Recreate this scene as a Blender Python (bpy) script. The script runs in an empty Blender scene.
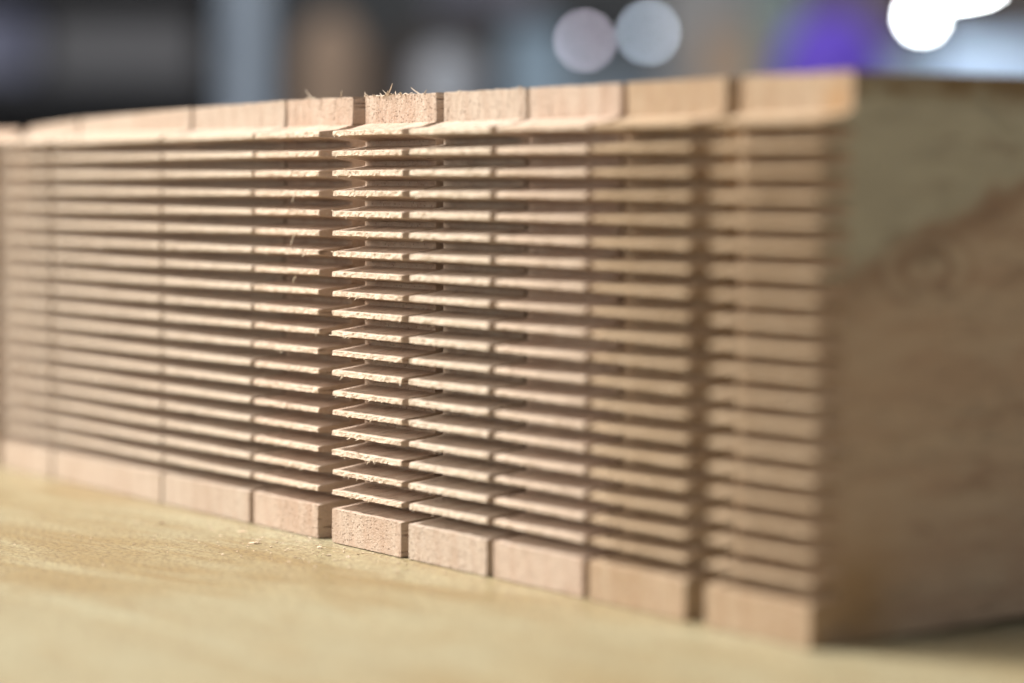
import bpy, math, random
from mathutils import Vector, Matrix, noise

random.seed(11)
S = bpy.context.scene
COL = S.collection
P = 0.0062            # finger pitch in metres; the joints are laid out in pitches
V3 = Vector

# ------------------------------------------------------------------ camera
YAW, PIT, ROL = -0.97931, -0.05972, 0.00165
CAM = V3((77.3205, -66.3039, 18.094)) * P
FW = V3((math.sin(YAW) * math.cos(PIT), math.cos(YAW) * math.cos(PIT), math.sin(PIT)))
RT = V3((math.cos(YAW), -math.sin(YAW), 0.0))
UPV = RT.cross(FW)
R2 = RT * math.cos(ROL) + UPV * math.sin(ROL)
U2 = -RT * math.sin(ROL) + UPV * math.cos(ROL)
cd = bpy.data.cameras.new('camera')
cam = bpy.data.objects.new('camera', cd)
COL.objects.link(cam)
m = Matrix((R2, U2, -FW)).transposed().to_4x4()
m.translation = CAM
cam.matrix_world = m
cd.sensor_width = 36.0
cd.lens = 2639.43 / 1024 * 36
cd.clip_start = 0.02
cd.clip_end = 60
cd.dof.use_dof = True
cd.dof.focus_distance = 130.5 * P
cd.dof.aperture_fstop = 3.75
S.camera = cam

# ------------------------------------------------------------------ world, lamps, exposure
W = bpy.data.worlds.new('World')
S.world = W
W.use_nodes = True
bgn = W.node_tree.nodes['Background']
bgn.inputs['Color'].default_value = (0.90, 0.95, 1.0, 1)
bgn.inputs['Strength'].default_value = 0.35
S.view_settings.view_transform = 'Standard'
S.view_settings.look = 'None'
S.view_settings.exposure = 0.0
S.view_settings.gamma = 1.0


def area(name, loc, target, size, watt, color):
    d = bpy.data.lights.new(name, 'AREA')
    d.shape = 'DISK'
    d.size = size
    d.energy = watt
    d.color = color
    o = bpy.data.objects.new(name, d)
    COL.objects.link(o)
    o.location = loc
    o.rotation_euler = (V3(target) - V3(loc)).to_track_quat('-Z', 'Y').to_euler()
    return o


KEY_T = V3((-0.20, 0.0, 0.07))
KEY_EL = math.radians(61)
KEY_D = 2.8
KEY_DIR = V3((-0.80 * math.cos(KEY_EL), -0.60 * math.cos(KEY_EL), math.sin(KEY_EL)))
area('key_lamp', KEY_T + KEY_DIR * KEY_D, KEY_T, 0.60, 156, (1.0, 0.965, 0.92))
# unseen broad fill added at the front, low enough to reach into the slots
area('front_fill', (-0.75, -1.5, 0.75), (-0.25, 0.0, 0.07), 1.1, 28, (1.0, 0.90, 0.80))


# ------------------------------------------------------------------ helpers
def tag(o, label=None, cat=None, group=None, kind=None):
    if label: o['label'] = label
    if cat: o['category'] = cat
    if group: o['group'] = group
    if kind: o['kind'] = kind
    return o


def empty(name, loc, rz=0.0):
    o = bpy.data.objects.new(name, None)
    o.empty_display_size = 0.02
    o.location = loc
    o.rotation_euler = (0, 0, rz)
    COL.objects.link(o)
    return o


class MB:
    def __init__(s):
        s.v, s.f = [], []

    def quad_grid(s, rows, close=False, caps=False):
        """rows: list of equal-length vertex loops; skin between them"""
        b = len(s.v)
        n = len(rows[0])
        for r in rows:
            s.v += [tuple(q) for q in r]
        for i in range(len(rows) - 1):
            for j in range(n if close else n - 1):
                k = (j + 1) % n
                s.f.append((b + i * n + j, b + i * n + k, b + (i + 1) * n + k, b + (i + 1) * n + j))
        if caps:
            s.f.append(tuple(b + j for j in reversed(range(n))))
            s.f.append(tuple(b + (len(rows) - 1) * n + j for j in range(n)))

    def box(s, a, c):
        (x0, y0, z0), (x1, y1, z1) = a, c
        s.quad_grid([[(x0, y0, z0), (x1, y0, z0), (x1, y1, z0), (x0, y1, z0)],
                     [(x0, y0, z1), (x1, y0, z1), (x1, y1, z1), (x0, y1, z1)]], True, True)

    def tube(s, pts, rad, n=8):
        rows = []
        for i, q in enumerate(pts):
            q = V3(q)
            a = V3(pts[max(i - 1, 0)]); c = V3(pts[min(i + 1, len(pts) - 1)])
            t = (c - a).normalized()
            h = V3((0, 0, 1)) if abs(t.z) < .9 else V3((1, 0, 0))
            e1 = t.cross(h).normalized(); e2 = t.cross(e1)
            r = rad[i] if isinstance(rad, (list, tuple)) else rad
            rows.append([q + (e1 * math.cos(2 * math.pi * k / n) + e2 * math.sin(2 * math.pi * k / n)) * r for k in range(n)])
        s.quad_grid(rows, True, True)

    def lathe(s, prof, n=32, c=(0, 0, 0)):
        rows = [[(c[0] + r * math.cos(2 * math.pi * k / n), c[1] + r * math.sin(2 * math.pi * k / n), c[2] + z) for k in range(n)] for r, z in prof]
        s.quad_grid(rows, True, True)

    def build(s, name, mat, parent=None, smooth=False, bevel=0.0):
        me = bpy.data.meshes.new(name)
        me.from_pydata(s.v, [], s.f)
        me.materials.append(mat)
        if smooth:
            for p in me.polygons: p.use_smooth = True
        me.update()
        import bmesh
        bm = bmesh.new(); bm.from_mesh(me)
        bmesh.ops.recalc_face_normals(bm, faces=bm.faces[:])
        bm.to_mesh(me); bm.free()
        o = bpy.data.objects.new(name, me)
        COL.objects.link(o)
        if parent is not None: o.parent = parent
        if bevel > 0:
            b = o.modifiers.new('bevel', 'BEVEL'); b.width = bevel; b.segments = 3; b.limit_method = 'ANGLE'
        return o


class NT:
    """tiny node-building helper"""
    def __init__(s, name):
        s.m = bpy.data.materials.new(name)
        s.m.use_nodes = True
        s.t = s.m.node_tree
        s.p = s.t.nodes['Principled BSDF']

    def n(s, typ, **kw):
        nd = s.t.nodes.new(typ)
        for k, v in kw.items(): setattr(nd, k, v)
        return nd

    def l(s, a, b): s.t.links.new(a, b)

    def math(s, op, a, b=None, c=None, clamp=False):
        nd = s.n('ShaderNodeMath', operation=op, use_clamp=clamp)
        for i, q in enumerate((a, b, c)):
            if q is None: continue
            if isinstance(q, (int, float)): nd.inputs[i].default_value = q
            else: s.l(q, nd.inputs[i])
        return nd.outputs[0]

    def mapped(s, vec, scale=(1, 1, 1), loc=(0, 0, 0), rot=(0, 0, 0)):
        nd = s.n('ShaderNodeMapping')
        nd.inputs['Scale'].default_value = scale
        nd.inputs['Location'].default_value = loc
        nd.inputs['Rotation'].default_value = rot
        s.l(vec, nd.inputs['Vector'])
        return nd.outputs[0]

    def noise(s, vec, scale, detail=4, rough=.55, dist=0.0):
        nd = s.n('ShaderNodeTexNoise')
        nd.inputs['Scale'].default_value = scale
        nd.inputs['Detail'].default_value = detail
        nd.inputs['Roughness'].default_value = rough
        nd.inputs['Distortion'].default_value = dist
        s.l(vec, nd.inputs['Vector'])
        return nd.outputs['Fac']

    def ramp(s, fac, a, b, lo=0.0, hi=1.0):
        nd = s.n('ShaderNodeMapRange', clamp=True, interpolation_type='SMOOTHSTEP')
        nd.inputs['From Min'].default_value = a
        nd.inputs['From Max'].default_value = b
        nd.inputs['To Min'].default_value = lo
        nd.inputs['To Max'].default_value = hi
        s.l(fac, nd.inputs['Value'])
        return nd.outputs[0]

    def mix(s, fac, a, b, mode='MIX'):
        nd = s.n('ShaderNodeMix', data_type='RGBA', blend_type=mode)
        if isinstance(fac, (int, float)): nd.inputs['Factor'].default_value = fac
        else: s.l(fac, nd.inputs['Factor'])
        for i, q in ((6, a), (7, b)):
            if isinstance(q, tuple): nd.inputs[i].default_value = (*q, 1)
            else: s.l(q, nd.inputs[i])
        return nd.outputs[2]


def plain(name, col, rough=.6, metal=0.0, var=.15, scale=30, bump=0.0, emit=None, strength=0.0):
    t = NT(name)
    co = t.n('ShaderNodeTexCoord').outputs['Object']
    f = t.noise(co, scale, 5)
    dk = tuple(c * (1 - var) for c in col); lt = tuple(min(1, c * (1 + var)) for c in col)
    t.l(t.mix(f, dk, lt), t.p.inputs['Base Color'])
    t.p.inputs['Roughness'].default_value = rough
    t.p.inputs['Metallic'].default_value = metal
    if bump:
        b = t.n('ShaderNodeBump'); b.inputs['Strength'].default_value = bump
        t.l(f, b.inputs['Height']); t.l(b.outputs[0], t.p.inputs['Normal'])
    if emit:
        t.p.inputs['Emission Color'].default_value = (*emit, 1)
        t.p.inputs['Emission Strength'].default_value = strength
    return t.m


# board coordinates in pitches: x across the thickness, y along the grain, z up
def wood(name, base, band, seed, figure=False):
    t = NT(name)
    co = t.n('ShaderNodeTexCoord').outputs['Object']
    pc = t.mapped(co, (1 / P,) * 3)                       # in pitches
    sc = t.mapped(pc, (1, 1, 1), (seed * 7.31, seed * 3.7, seed * 5.17))
    # growth bands: soft, leaning across the thickness, drawn out along the grain
    lo = t.noise(t.mapped(sc, (.55, .035, .22), rot=(0, .5, 0)), 1.0, 3, .5, .6)
    bands = t.ramp(lo, .38, .66)
    fine = t.noise(t.mapped(sc, (5.5, .35, 4.0), rot=(0, .35, 0)), 1.0, 6, .65)
    ff = t.ramp(fine, .30, .72)
    col = t.mix(bands, base, band)
    col = t.mix(t.math('MULTIPLY', ff, .34), col, tuple(c * .66 for c in base))
    rg = t.n('ShaderNodeTexWave', wave_type='BANDS', bands_direction='X')
    rg.inputs['Scale'].default_value = .22; rg.inputs['Distortion'].default_value = 3.5; rg.inputs['Detail'].default_value = 3; rg.inputs['Detail Scale'].default_value = .8
    t.l(t.mapped(sc, (1, .06, .45), rot=(0, .35, .02)), rg.inputs['Vector'])
    col = t.mix(t.ramp(rg.outputs['Fac'], .55, .98, 0, .28), col, (base[0] * .74, base[1] * .62, base[2] * .56))
    # pores: open dark vessels on the end grain, short dashes on the long grain
    vo = t.n('ShaderNodeTexVoronoi'); vo.inputs['Scale'].default_value = 1.0
    t.l(t.mapped(sc, (6.5, .45, 6.5)), vo.inputs['Vector'])
    pore = t.ramp(vo.outputs['Distance'], .16, .36, 1, 0)
    sep = t.n('ShaderNodeSeparateColor'); t.l(vo.outputs['Color'], sep.inputs[0])
    pick = t.ramp(sep.outputs[0], .35, .75)
    pore = t.math('MULTIPLY', pore, pick)
    col = t.mix(t.math('MULTIPLY', pore, .78), col, (base[0] * .42, base[1] * .30, base[2] * .24))
    # dull saw bloom: pale torn end-grain dust
    dust = t.noise(sc, 9.0, 4, .7)
    col = t.mix(t.ramp(dust, .52, .72, 0, .50), col, (.82, .76, .68))
    # the thin fingertips are torn pale by the cutter
    ps = t.n('ShaderNodeSeparateXYZ'); t.l(pc, ps.inputs[0])
    foot = t.math('MULTIPLY', t.ramp(ps.outputs[1], .04, .12, 1, 0), t.ramp(ps.outputs[2], 1.9, 2.0))
    col = t.mix(t.math('MULTIPLY', foot, t.ramp(dust, .30, .60, .35, .95)), col, tuple(c * k for c, k in zip(base, (1.28, 1.33, 1.33))))
    if figure:
        xyz = t.n('ShaderNodeSeparateXYZ'); t.l(pc, xyz.inputs[0])
        y, z, x = xyz.outputs[1], xyz.outputs[2], xyz.outputs[0]
        wob = t.math('MULTIPLY', t.math('SUBTRACT', t.noise(t.mapped(pc, (.3, .35, .5)), 1.0, 3), .5), 2.2)
        edge = t.math('SUBTRACT', t.math('ADD', t.math('MULTIPLY_ADD', y, .40, 14.0), wob), z)
        below = t.ramp(edge, -.5, .5)
        heart = t.mix(t.ramp(t.noise(t.mapped(pc, (.2, .16, .9)), 1.0, 4, .6, 1.0), .35, .65), (.53, .36, .24), (.60, .44, .30))
        sap = t.mix(t.ramp(t.noise(t.mapped(pc, (.2, .12, .8), (4, 2, 1)), 1.0, 4, .6, .8), .35, .65), (.49, .43, .31), (.56, .50, .36))
        fig = t.mix(below, sap, heart)
        line = t.math('MULTIPLY', t.ramp(edge, -.5, .35), t.ramp(edge, .5, 2.0, 1, 0))
        fig = t.mix(t.math('MULTIPLY', line, .6), fig, (.26, .15, .09))
        # knot swirl
        dy = t.math('DIVIDE', t.math('SUBTRACT', y, 5.6), 1.7)
        dz = t.math('DIVIDE', t.math('SUBTRACT', z, 14.7), .95)
        r = t.math('SQRT', t.math('ADD', t.math('MULTIPLY', dy, dy), t.math('MULTIPLY', dz, dz)))
        rr = t.math('ADD', r, t.math('MULTIPLY', wob, .12))
        ring = t.math('MULTIPLY', t.math('SINE', t.math('MULTIPLY_ADD', rr, 8.0, -1.4)), t.ramp(rr, .9, 2.2, 1, 0))
        fig = t.mix(t.math('MULTIPLY', t.math('MAXIMUM', ring, 0.0), .4), fig, (.64, .54, .39))
        fig = t.mix(t.math('MULTIPLY', t.math('MAXIMUM', t.math('MULTIPLY', ring, -1.0), 0.0), .45), fig, (.19, .105, .06))
        # resin stains: lower front corner, top arris, scattered smudges
        n2 = t.noise(t.mapped(pc, (.5, .45, .6), (9, 1, 3)), 1.0, 3)
        c1 = t.math('MULTIPLY', t.ramp(y, 2.4, 6.2, 1, 0), t.ramp(z, 1.5, 6.0, 1, 0))
        fig = t.mix(t.math('MULTIPLY', c1, t.ramp(n2, .3, .6, .55, 1)), fig, (.42, .26, .13))
        c2 = t.math('MULTIPLY', t.ramp(z, 21.1, 21.8), t.ramp(n2, .35, .6, .3, .9))
        fig = t.mix(c2, fig, (.22, .13, .05))
        n3 = t.ramp(t.noise(t.mapped(pc, (.6, .28, .75), (2, 5, 8)), 1.0, 3), .58, .72, 0, .42)
        fig = t.mix(n3, fig, (.24, .13, .08))
        fig = t.mix(t.math('MULTIPLY', ff, .18), fig, (.24, .16, .11))
        geo = t.n('ShaderNodeNewGeometry')
        nx = t.n('ShaderNodeSeparateXYZ'); t.l(t.n('ShaderNodeTexCoord').outputs['Normal'], nx.inputs[0])
        onside = t.ramp(nx.outputs[0], .5, .9)                    # the board's long outer face only
        col = t.mix(onside, col, fig)
        # orange resin spot on the sawn shoulder
        sx = t.math('SUBTRACT', x, 6.15); sz = t.math('SUBTRACT', z, 21.35)
        sd = t.math('SQRT', t.math('ADD', t.math('MULTIPLY', sx, sx), t.math('MULTIPLY', sz, sz)))
        sp = t.math('MULTIPLY', t.ramp(t.math('ADD', sd, t.math('MULTIPLY', wob, .25)), .15, 1.15, .42, 0), t.math('SUBTRACT', 1.0, onside))
        col = t.mix(sp, col, (.50, .27, .09))
    t.l(col, t.p.inputs['Base Color'])
    t.p.inputs['Roughness'].default_value = .78
    t.p.inputs['Specular IOR Level'].default_value = .25
    hgt = t.math('ADD', t.math('MULTIPLY', fine, .6), t.math('MULTIPLY', t.noise(t.mapped(sc, (9, 2.5, 9)), 1.0, 5, .7), .7))
    hgt = t.math('SUBTRACT', hgt, t.math('MULTIPLY', pore, .8))
    b = t.n('ShaderNodeBump'); b.inputs['Strength'].default_value = .9; b.inputs['Distance'].default_value = .16 * P
    t.l(hgt, b.inputs['Height']); t.l(b.outputs[0], t.p.inputs['Normal'])
    return t.m


# ------------------------------------------------------------------ setting
M_floor = plain('floor_concrete', (.10, .10, .11), .6, scale=3)
f = MB(); f.box((-8, -3, -.95), (3, 8, -.92))
tag(f.build('floor', M_floor), kind='structure')


def table_mat():
    t = NT('table_veneer')
    co = t.n('ShaderNodeTexCoord').outputs['Object']
    rot = t.mapped(co, (1, 1, 1), rot=(0, 0, math.radians(-9)))
    broad = t.noise(t.mapped(rot, (7, 34, 1)), 1.0, 4, .55, .8)
    streak = t.noise(t.mapped(rot, (26, 190, 1), (3, 1, 0)), 1.0, 5, .6, .3)
    fine = t.noise(t.mapped(rot, (520, 1000, 1)), 1.0, 3, .6)
    cloud = t.noise(t.mapped(rot, (5, 9, 1), (7, 2, 0)), 1.0, 3)
    c = t.mix(t.ramp(broad, .35, .66), (.43, .385, .235), (.32, .24, .115))
    c = t.mix(t.ramp(cloud, .42, .62, 0, .5), c, (.40, .395, .27))
    c = t.mix(t.ramp(streak, .46, .68, 0, .7), c, (.31, .22, .10))
    dash = t.noise(t.mapped(rot, (300, 780, 1), (5, 5, 0)), 1.0, 4, .75)
    c = t.mix(t.ramp(dash, .50, .64, 0, .85), c, (.17, .12, .065))
    c = t.mix(t.ramp(fine, .48, .62, 0, .85), c, (.17, .12, .07))
    t.l(c, t.p.inputs['Base Color'])
    t.l(t.ramp(cloud, .3, .7, .34, .46), t.p.inputs['Roughness'])
    b = t.n('ShaderNodeBump'); b.inputs['Strength'].default_value = .25; b.inputs['Distance'].default_value = .0003
    t.l(fine, b.inputs['Height']); t.l(b.outputs[0], t.p.inputs['Normal'])
    return t.m


tb = empty('workbench', (-.40, .10, -.92))
tag(tb, 'pale yellow veneered workbench top that the jointed boards stand on', 'workbench')
q = MB(); q.box((-.95, -.75, .888), (1.05, .75, .92))
top = q.build('bench_top', table_mat(), tb, bevel=.002)
M_leg = plain('painted_steel', (.12, .13, .14), .5)
for sx in (-.85, .95):
    for sy in (-.65, .65):
        q = MB(); q.box((sx - .03, sy - .03, 0), (sx + .03, sy + .03, .887))
        q.build('leg', M_leg, tb)

# ------------------------------------------------------------------ the jointed boards
H_FULL = 22.42
Z0 = 2.535            # centre of the lowest thin finger
NF = 19
TIP, ROOT = .22, .74
LEN = 62.0


def nz(x, y, z): return noise.noise(V3((x, y, z)))


def lean_x(x, z, w, lean):
    t = x / w
    return x + (lean[0] * (1 - t) + lean[1] * t) * z / 22


def make_body(w, lean, seed, mat, parent, rough, D, H, drop, lift=0.0):
    n = 56
    rows = []
    H0 = H
    for i in range(n + 1):
        x = w * i / n
        H = H0 - drop[0] * (1 - i / n) - drop[1] * i / n
        a = rough
        j = lambda k, s=1.0: a * s * (nz(x * 2.3, k * 7.7, seed * 3.1) + .6 * nz(x * 7, k * 3.3, seed + 9))
        prof = [(0 + j(1, .5), 0.0), (j(2, .2), .5), (j(2, .2), 1.0), (0 + j(4, .6), 1.67 + j(5, .8)), (.06, 1.69 + j(5, .6)),
                (D * .5, 1.79), (D + j(6, .5), 1.915), (D + j(7, .5), 6), (D, 12), (D + j(8, .5), 17), (D + j(9, .5), 20.8),
                (D + j(10), 21.5), (D + j(11), H - .02 + j(12, .9)), (D + .05, H + j(12, .8)), (D + 2, H), (LEN, H)]
        prof += [(LEN, lift), (12, lift), (2.6, 0.0)] if lift else [(LEN, 0), (12, 0), (2.6, 0)]
        rows.append([(lean_x(x, z, w, lean) * P, y * P, z * P) for y, z in prof])
    b = MB(); b.quad_grid(rows, True, True)
    return b.build('board_body', mat, parent)


def make_finger(k, w, lean, seed, mat, parent, rough, D, thin=1.0):
    ROOT_, TIP_ = ROOT * thin, TIP * (1.6 * thin - .6)
    zc = Z0 + (NF - 1 - k) + random.uniform(-.02, .02)
    n = 44
    ins = .012
    tipv = TIP_ + random.uniform(-.02, .02)
    yo = random.uniform(-.03, .03)
    rows = []
    upx = .10 if k == 0 else 0
    for i in range(n + 1):
        x = ins + (w - 2 * ins) * i / n
        a = rough
        j = lambda c, s=1.0: a * s * (nz(x * 2.7, c * 5.1 + k * 1.7, seed * 2.3) + .8 * nz(x * 8, c * 3 + k, seed + 4))
        ht, hr = tipv / 2, ROOT_ / 2
        prof = [(yo + j(1), -ht + j(2, .7)), (yo + j(3, .8), 0), (yo + j(4), ht + j(5, .7)),
                (yo + .07, ht + .02 + j(5, .4)), (D * .55, ht + (hr - ht) * .52), (D * .9, hr - .03 + upx), (D + .06, hr + .03 + upx),
                (D + .06, -hr - .03), (D * .9, -hr + .03), (D * .55, -ht - (hr - ht) * .52), (yo + .07, -ht - .02 + j(2, .4))]
        rows.append([(lean_x(x, zc + z, w, lean) * P, y * P, (zc + z) * P) for y, z in prof])
    b = MB(); b.quad_grid(rows, True, True)
    return b.build('finger', mat, parent), zc, tipv, yo


def fibre(b, p0, d, ln, r, curl):
    pts = []
    p = V3(p0); d = V3(d).normalized()
    for i in range(5):
        pts.append(p * P)
        p = p + d * ln / 4
        d = (d + V3(curl) * .25).normalized()
    b.tube(pts, [r * P, r * P * .95, r * P * .8, r * P * .6, r * P * .25], 4)


WOODS = {
    'pink': ((.625, .495, .390), (.555, .405, .305)),
    'pale': ((.615, .505, .405), (.565, .44, .34)),
    'tan': ((.51, .380, .255), (.45, .315, .195)),
}
# left x, right x, y set-back, tone, edge roughness, torn fibres, lean, label
BO = [
    (-7.20, -0.65, .00, 'tan', .035, 0, 'corner board nearest the camera, its broad dark side with a knot swirl facing right'),
    (-15.40, -8.62, .04, 'tan', .035, 3, 'tan jointed board beside the corner board, across the widest right-hand gap'),
    (-23.04, -16.00, .12, 'pink', .04, 10, 'clean pinkish jointed board, third counted from the corner board with the knot'),
    (-30.32, -23.52, .02, 'pale', .055, 55, 'sharp jointed board with slightly torn tips, touching the right side of the most splintered one'),
    (-37.55, -30.90, -.06, 'pink', .055, 130, 'most splintered jointed board in sharpest focus, pored shoulder block with an upright curl of fibre'),
    (-46.03, -39.18, .04, 'pink', .05, 80, 'fuzzy-edged jointed board left of the sharpest one, a dark gap between the two'),
    (-56.65, -46.46, .0, 'pale', .04, 14, 'extra wide pale jointed board left of the fuzzy-edged one, smooth fingertips'),
    (-64.20, -57.00, .0, 'pale', .03, 0, 'pale out-of-focus jointed board left of the extra wide one'),
    (-71.75, -64.32, .05, 'pale', .03, 0, 'blurred pale jointed board just right of the orange-brown seam in the top row'),
    (-79.60, -72.05, .0, 'pale', .03, 0, 'blurred jointed board left of the orange-brown seam in the top row'),
    (-88.00, -80.90, -.05, 'pink', .03, 0, 'pinkish jointed board at the far left end, beyond a dark gap'),
]
LEAN = [(.20, .50), (.15, .15), (.22, .20), (.12, .30), (.15, .15), (.35, .25), (.2, .55), (.2, .2), (.2, .2), (.2, .2), (.2, .2)]
DEPTH = [1.58, 1.86, 1.80, 1.95, 1.92, 1.95, 1.95, 1.9, 1.9, 1.9, 1.9]   # finger length
DROP = [(0, 0)] * 6 + [(.14, .0), (.28, .14), (.45, .28), (.85, .45), (1.25, 1.0)]   # how far the top edge sinks at left, right
THIN = [.68, .76, .90]          # the corner boards have slightly slimmer fingers
GROUP = 'finger-jointed boards standing side by side'
for bi, (x0, x1, yo, tone, rgh, nfib, lab) in enumerate(BO):
    w = x1 - x0
    base, band = WOODS[tone]
    v = 1 + random.uniform(-.04, .04)
    mat = wood('end_grain_wood_%d' % bi, tuple(c * v for c in base), tuple(c * v for c in band), bi * 1.37 + 2, figure=(bi == 0))
    e = empty('jointed_board', (x0 * P, yo * P, .0003))
    tag(e, lab, 'wooden board', GROUP)
    lean = LEAN[bi]
    D, H = DEPTH[bi], H_FULL
    make_body(w, lean, bi * 3.3 + 1, mat, e, rgh, D, H, DROP[bi], lift=.30 if bi == 0 else 0.0)
    tips = []
    for k in range(NF):
        _, zc, tv, fy = make_finger(k, w, lean, bi * 5.7 + 2, mat, e, rgh, D, THIN[bi] if bi < 3 else 1.0)
        tips.append((zc, tv, fy))
    if nfib:
        fb = MB()
        for i in range(nfib):
            k = random.randrange(NF + 2)
            x = random.uniform(.1, w - .1)
            if random.random() < .3: x = random.gauss(w * .3, w * .15)
            x = min(max(x, .05), w - .05)
            if k < NF:
                zc, tv, fy = tips[k]
                low = random.random() < (.75 if k > 8 else .4)
                z = zc + (-tv / 2 if low else tv / 2)
                dz = random.uniform(-.9, .1) if low else random.uniform(-.1, .8)
                fibre(fb, (x, fy + .02, z), (random.uniform(-.9, .9), random.uniform(-1, -.2), dz), random.uniform(.07, .24),
                      random.uniform(.014, .034), (random.uniform(-2, 2), 0, random.uniform(-1.5, 1)))
            elif k == NF:
                fibre(fb, (x, .02, 1.67), (random.uniform(-1, 1), random.uniform(-.6, .2), random.uniform(0, .8)), random.uniform(.1, .25), .016, (0, 0, random.uniform(-1, 1)))
            else:
                for _ in range(4):
                    xx = min(max(x + random.gauss(0, .8), .05), w - .05)
                    fibre(fb, (xx, D + .03, H - .02), (random.uniform(-1, 1), random.uniform(-.6, .3), random.uniform(.0, .5)), random.uniform(.12, .30), random.uniform(.03, .05), (random.uniform(-2, 2), 0, random.uniform(-1.5, .6)))
        if bi == 4:   # the big curl on the shoulder block
            fibre(fb, (2.0, D + .04, H - .03), (1, -.2, .15), 1.2, .06, (.1, 0, 1.3))
            fibre(fb, (1.7, D + .04, H - .05), (1, -.2, .0), .9, .055, (.1, 0, .9))
            fibre(fb, (2.3, D + .04, H - .05), (-.6, -.2, .5), .5, .03, (-.5, 0, .4))
            fibre(fb, (5.3, D + .04, H - .05), (-1, -.2, .45), .8, .035, (-.4, 0, .4))
            fibre(fb, (5.6, D + .04, H - .05), (1, -.2, .55), .45, .03, (.4, 0, .1))
        if bi == 5:
            fibre(fb, (3.0, D + .04, H - .05), (-.6, -.2, .6), .8, .035, (-.7, 0, .6))
            fibre(fb, (5.9, D + .04, H - .05), (.3, -.2, 1), .5, .03, (.7, 0, .4))
            for zz, ln in ((15.4, .6), (17.4, .4), (13.2, .3)):
                fibre(fb, (4.5, 0, zz), (-.3, -.3, -1), ln, .035, (.3, 0, -.2))
                fibre(fb, (4.6, 0, zz), (.7, -.3, .5), ln * .6, .03, (.1, 0, .6))
        mf = wood('torn_fibre_wood_%d' % bi, (.74, .63, .50), (.70, .57, .43), bi + 40)
        o = fb.build('torn_fibres', mf, e)
        tag(o, kind='stuff')

# sawdust crumbs near the foot of the boards
M_dust = wood('sawdust_wood', (.85, .72, .55), (.78, .62, .44), 77)
sd = MB()
for i in range(300):
    if i < 190:
        x = random.gauss(-36, 7); y = -abs(random.gauss(0, 3.2)) - .15
    else:
        x = random.uniform(-75, -5); y = -abs(random.gauss(0, 7)) - .2
    r = random.uniform(.02, .055) if i > 8 else random.uniform(.07, .14)
    a = random.uniform(0, 6.28)
    c, s_ = math.cos(a), math.sin(a)
    L = r * random.uniform(1, 3)
    ring = lambda k, h: [((x + c * (u * L * k) - s_ * (v_ * r * k)) * P, (y + s_ * (u * L * k) + c * (v_ * r * k)) * P, h) for u, v_ in ((-1, -.6), (.2, -1), (1, .1), (.1, .9))]
    sd.quad_grid([ring(1, .0001), ring(.9, .0001 + r * P * .4), ring(.4, .0001 + r * P * .7)], True, True)
tag(sd.build('sawdust', M_dust), 'loose pale sawdust crumbs scattered on the bench in front of the boards', 'sawdust', kind='stuff')

# ------------------------------------------------------------------ far side of the workshop, all out of focus
FH = V3((math.sin(YAW), math.cos(YAW), 0))       # level view direction; the far bench runs across it
ANG = -YAW


def far(x, d):                                   # x to the right, d away from the camera, on the bench plane
    q = CAM + RT * x + FH * d
    return (q.x, q.y, 0.0)


def at_far(o, x, d, z=0.0):
    q = far(x, d); o.location = (q[0], q[1], z); o.rotation_euler = (0, 0, ANG)
    return o


BZ = .15                                         # top of the far bench
M_wall = plain('wall_paint_dark', (.085, .088, .092), .8, scale=2, var=.25)
q = MB(); q.box((-3.5, 0, -.92), (3.5, .12, 2.2)); at_far(tag(q.build('back_wall', M_wall), kind='structure'), 0, 5.6)
fbn = empty('far_bench', (0, 0, 0)); at_far(fbn, 0, 4.1, -.92)
tag(fbn, 'long dark bench at the far side of the workshop, blurred behind the boards', 'bench')
M_dark = plain('dark_board', (.05, .05, .055), .7)
q = MB(); q.box((-2.0, -.30, 1.03), (2.0, .75, 1.07)); q.build('bench_top', M_dark, fbn, bevel=.004)
for sx in (-1.85, 1.85):
    for sy in (-.22, .66):
        q = MB(); q.box((sx - .04, sy - .04, 0), (sx + .04, sy + .04, 1.029)); q.build('leg', M_leg, fbn)

MPX = 4.0 / 2639.4                               # metres per picture unit at 4 m


def X(u, d=4.0): return (u - 512) * MPX * d / 4


def Zv(v, d=4.0): return .111 + (184 - v) * MPX * d / 4


def crate(name, u0, u1, v0, v1, d, mat, depth, label, cat, z0=None, lid=None):
    w = X(u1, d) - X(u0, d)
    b = BZ + .0 if z0 is None else z0
    h = Zv(v0, d) - b if v1 is None else Zv(v0, d) - Zv(v1, d)
    b = b if v1 is None else Zv(v1, d)
    e = empty(name, (0, 0, 0)); at_far(e, (X(u0, d) + X(u1, d)) / 2, d, b + .0005)
    tag(e, label, cat)
    g = MB(); g.box((-w / 2, 0, 0), (w / 2, depth, h * .93)); g.build('box_body', mat, e, bevel=.006)
    g = MB(); g.box((-w / 2 - .003, -.003, h * .93 + .0005), (w / 2 + .003, depth + .003, h)); g.build('lid', lid or mat, e, bevel=.003)
    return e


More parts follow.
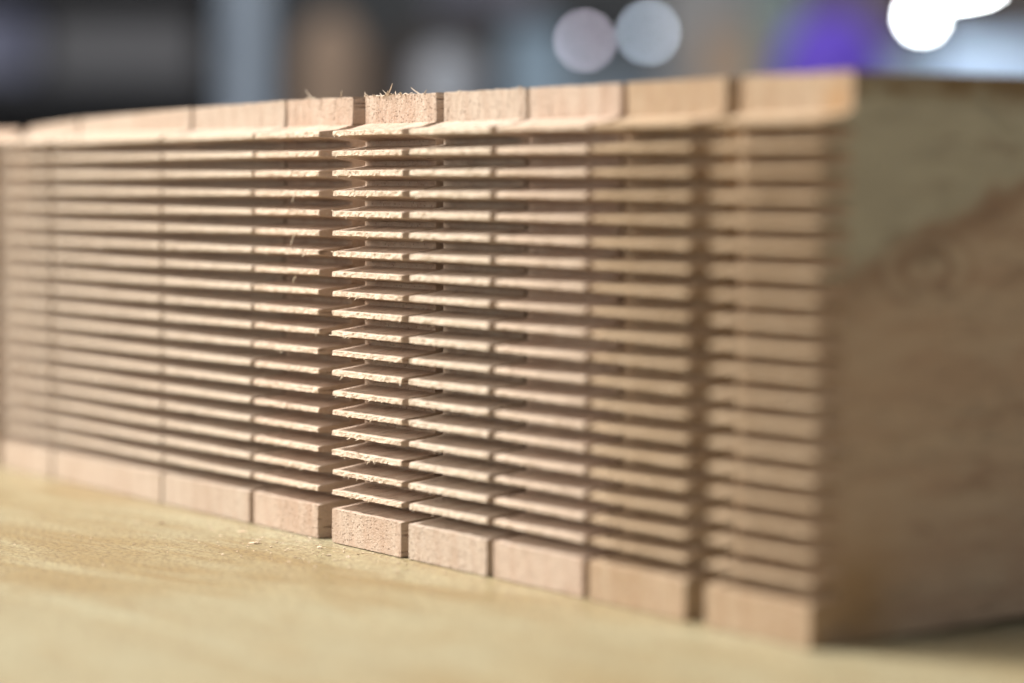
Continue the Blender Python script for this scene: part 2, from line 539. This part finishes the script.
# rack with two rows of dark boxes on the left
rk = empty('storage_rack', (0, 0, 0)); at_far(rk, X(90, 4.6), 4.6, BZ + .0005)
tag(rk, 'black storage rack with shelves on the far bench, left background', 'rack')
M_rack = plain('rack_black', (.042, .044, .052), .6)
zsh = Zv(78, 4.6) - BZ
q = MB(); q.box((-.34, 0, zsh - .03), (.24, .25, zsh)); q.build('shelf', M_rack, rk)
q = MB(); q.box((-.34, 0, zsh + .17), (.24, .25, zsh + .19)); q.build('shelf', M_rack, rk)
q = MB(); q.box((-.34, .25, 0), (.24, .262, .55)); q.build('back_panel', M_rack, rk)
for sx in (-.36, .24):
    q = MB(); q.box((sx, 0, 0), (sx + .02, .262, .55)); q.build('upright', M_rack, rk)
zs = BZ + zsh
crate('storage_box', 46, 200, 18, None, 4.62, plain('grey_plastic', (.12, .12, .13), .6), .2, 'wide charcoal grey box on the shelf of the black rack', 'box', z0=zs)
crate('storage_box', -60, 34, 14, None, 4.62, plain('navy_plastic', (.15, .16, .24), .6), .2, 'navy blue box at the left end of the rack shelf', 'box', z0=zs)

# blue grey steel column
q = MB(); w = 42 * MPX
q.box((-w / 2, 0, 0), (w / 2, .07, .95)); q.box((w / 2 - .016, -.01, 0), (w / 2, -.0005, .95)); q.box((-w / 2, -.01, 0), (-w / 2 + .012, -.0005, .95))
at_far(tag(q.build('steel_column', plain('blue_grey_steel', (.28, .34, .42), .5, var=.08, scale=8), bevel=.002), 'tall blue grey steel column standing right of the black rack', 'column'), X(246), 4.0, BZ + .001)

# tan sack: rounded and lumpy
def lump(name, mat, label, cat, u, vtop, halfw, d, h, seed, squash=.8, low=.9):
    prof = []
    rows = []
    for i in range(15):
        a = i / 14
        z = h * a
        r = halfw * (low + (1 - low) * min(1, a * 3)) * math.sqrt(max(0.0004, 1 - max(0, (a - .45) / .55) ** 2.4)) + 1e-4
        rows.append([(r * math.cos(t_ * math.pi / 16) * (1 + .07 * nz(math.cos(t_ * math.pi / 16) * 2, seed, a * 3)), r * squash * math.sin(t_ * math.pi / 16) * (1 + .07 * nz(math.sin(t_ * math.pi / 16) * 2, seed + 4, a * 3)), z) for t_ in range(32)])
    g = MB(); g.quad_grid(rows, True, True)
    return at_far(tag(g.build(name, mat, smooth=True), label, cat), X(u, d), d, Zv(vtop, d) - h)


lump('paper_sack', plain('kraft_paper', (.27, .19, .135), .8), 'tan brown paper sack standing right of the blue grey column', 'sack', 332, 14, .058, 4.05, Zv(14, 4.05) - BZ - .001, 3, .8)
crate('carton', 372, 492, 40, None, 4.5, plain('dark_brown_card', (.085, .065, .055), .8), .2, 'dark brown carton behind the pale round pot', 'carton')
# pale round pot
g = MB(); hp = Zv(50) - BZ - .001
g.lathe([(.03, 0), (.044, .01), (.052, hp * .35), (.055, hp * .6), (.048, hp * .85), (.030, hp * .96), (.012, hp)], 32)
at_far(tag(g.build('round_pot', plain('pale_glaze', (.31, .33, .37), .35), smooth=True), 'pale grey rounded pot standing left of the blue grey board', 'pot'), X(447), 4.0, BZ + .001)
crate('board_box', 506, 566, 28, None, 3.95, plain('blue_card', (.21, .29, .37), .6), .15, 'upright blue grey box left of the two small round lamps', 'box')
crate('storage_box', 430, 540, -40, 14, 5.0, plain('lilac_grey', (.24, .23, .28), .6), .15, 'lilac grey box high up above the pale round pot', 'box')
hb = MB(); hb.box((X(420, 5.0), 4.98 - 5.0, 0), (X(700, 5.0), .25, .012))
at_far(tag(hb.build('wall_shelf', M_dark), 'dark shelf high on the wall carrying the lilac grey box', 'shelf'), 0, 5.0, Zv(14, 5.0) - .0125)
crate('storage_box', 560, 700, 62, None, 4.4, plain('slate_card', (.18, .22, .26), .7), .2, 'slate blue low box under the two small round lamps', 'box')


# small lamps seen as round discs of light
def bulb(u, v, d, r, col, st, label):
    e = empty('bulb_lamp', (0, 0, 0)); z = Zv(v, d)
    at_far(e, X(u, d), d, z)
    tag(e, label, 'lamp', 'small round lamps')
    g = MB(); g.lathe([(r * .3, -r), (r * .8, -r * .6), (r, 0), (r * .8, r * .6), (r * .3, r)], 24)
    g.build('bulb', plain('lit_bulb_%d' % int(u), (.8, .8, .8), .4, emit=col, strength=st * .78), e, smooth=True)
    hh = z - r - BZ - .001
    g = MB(); g.lathe([(.028, -hh - r), (.028, -hh - r + .006), (.004, -hh - r + .012), (.004, -r - .004), (.006, -r)], 16)
    g.build('lamp_stand', M_leg, e)


bulb(584, 41, 3.7, .0062, (.92, .84, 1.0), 16, 'small pale pink round lamp on a stand, left one of two')
bulb(647, 33, 4.35, .0072, (.72, .84, 1.0), 22, 'small cool blue round lamp on a stand, right one of two')

# beige carton with a paler box behind
crate('carton', 702, 752, 30, None, 3.9, plain('beige_card', (.34, .25, .18), .8), .10, 'narrow beige carton between the small lamps and the purple bag', 'carton')
crate('storage_box', 662, 775, -30, None, 4.35, plain('warm_grey', (.27, .265, .265), .7), .15, 'tall warm grey box behind the narrow beige carton', 'box')
crate('storage_box', 752, 800, -30, None, 4.2, plain('green_grey', (.16, .20, .19), .7), .10, 'dull green grey box between the beige carton and the purple bag', 'box')
# purple bag
lump('cloth_bag', plain('purple_cloth', (.10, .045, .48), .7), 'purple cloth bag below and left of the bright white lamp', 'bag', 830, 10, .082, 3.9, Zv(12, 3.9) - BZ - .001, 8, .7)
crate('carton', 806, 900, -30, None, 4.45, plain('plum_card', (.12, .09, .12), .8), .15, 'dark plum carton behind the purple bag', 'carton')

# bright hanging lamps
M_hot = plain('lit_white_glass', (.9, .9, .9), .3, emit=(.92, .98, 1.0), strength=95)
e = empty('pendant_lamp', (0, 0, 0)); at_far(e, X(919), 4.0, Zv(17)); tag(e, 'bright white round pendant lamp hanging at the upper right', 'lamp')
g = MB(); r = .0075; g.lathe([(r * .3, -r), (r * .8, -r * .6), (r, 0), (r * .8, r * .6), (r * .3, r)], 24); g.build('bulb', M_hot, e, smooth=True)
g = MB(); g.lathe([(.008, r), (.010, r + .03), (.003, r + .035), (.003, 1.4)], 16); g.build('cord', M_leg, e)
e = empty('tube_lamp', (0, 0, 0)); at_far(e, X(930), 4.0, Zv(-14)); tag(e, 'bright white tube lamp reaching right from beside the pendant lamp', 'lamp')
g = MB(); g.tube([(.0, 0, 0), (.040, 0, .001), (.082, 0, .010)], .006, 12); g.build('tube', M_hot, e, smooth=True)
g = MB(); g.box((-.01, -.012, .028), (.085, .012, .04)); g.box((.03, -.004, .04), (.04, .004, 1.2)); g.build('housing', M_leg, e)

# pale blue panel on the right, under a brown shelf
crate('plastic_bin', 942, 1110, 38, None, 4.1, plain('pale_blue_plastic', (.46, .58, .74), .4), .3, 'large pale blue bin at the right edge under the bright lamps', 'bin')
crate('storage_box', 884, 936, 52, None, 4.2, plain('dusty_blue', (.24, .30, .38), .6), .15, 'dusty blue box between the purple bag and the pale blue bin', 'box')
crate('carton', 905, 1120, -30, None, 4.7, plain('umber_card', (.10, .085, .080), .8), .2, 'large dark umber carton behind the pale blue bin', 'carton')

# added fill above the frame, only to brighten the far bench
q = CAM + RT * .45 + FH * 3.4
area('far_fill', (q.x, q.y, 1.5), tuple(CAM + RT * .35 + FH * 4.2 + V3((0, 0, .1))), .6, 5, (.90, .95, 1.0))
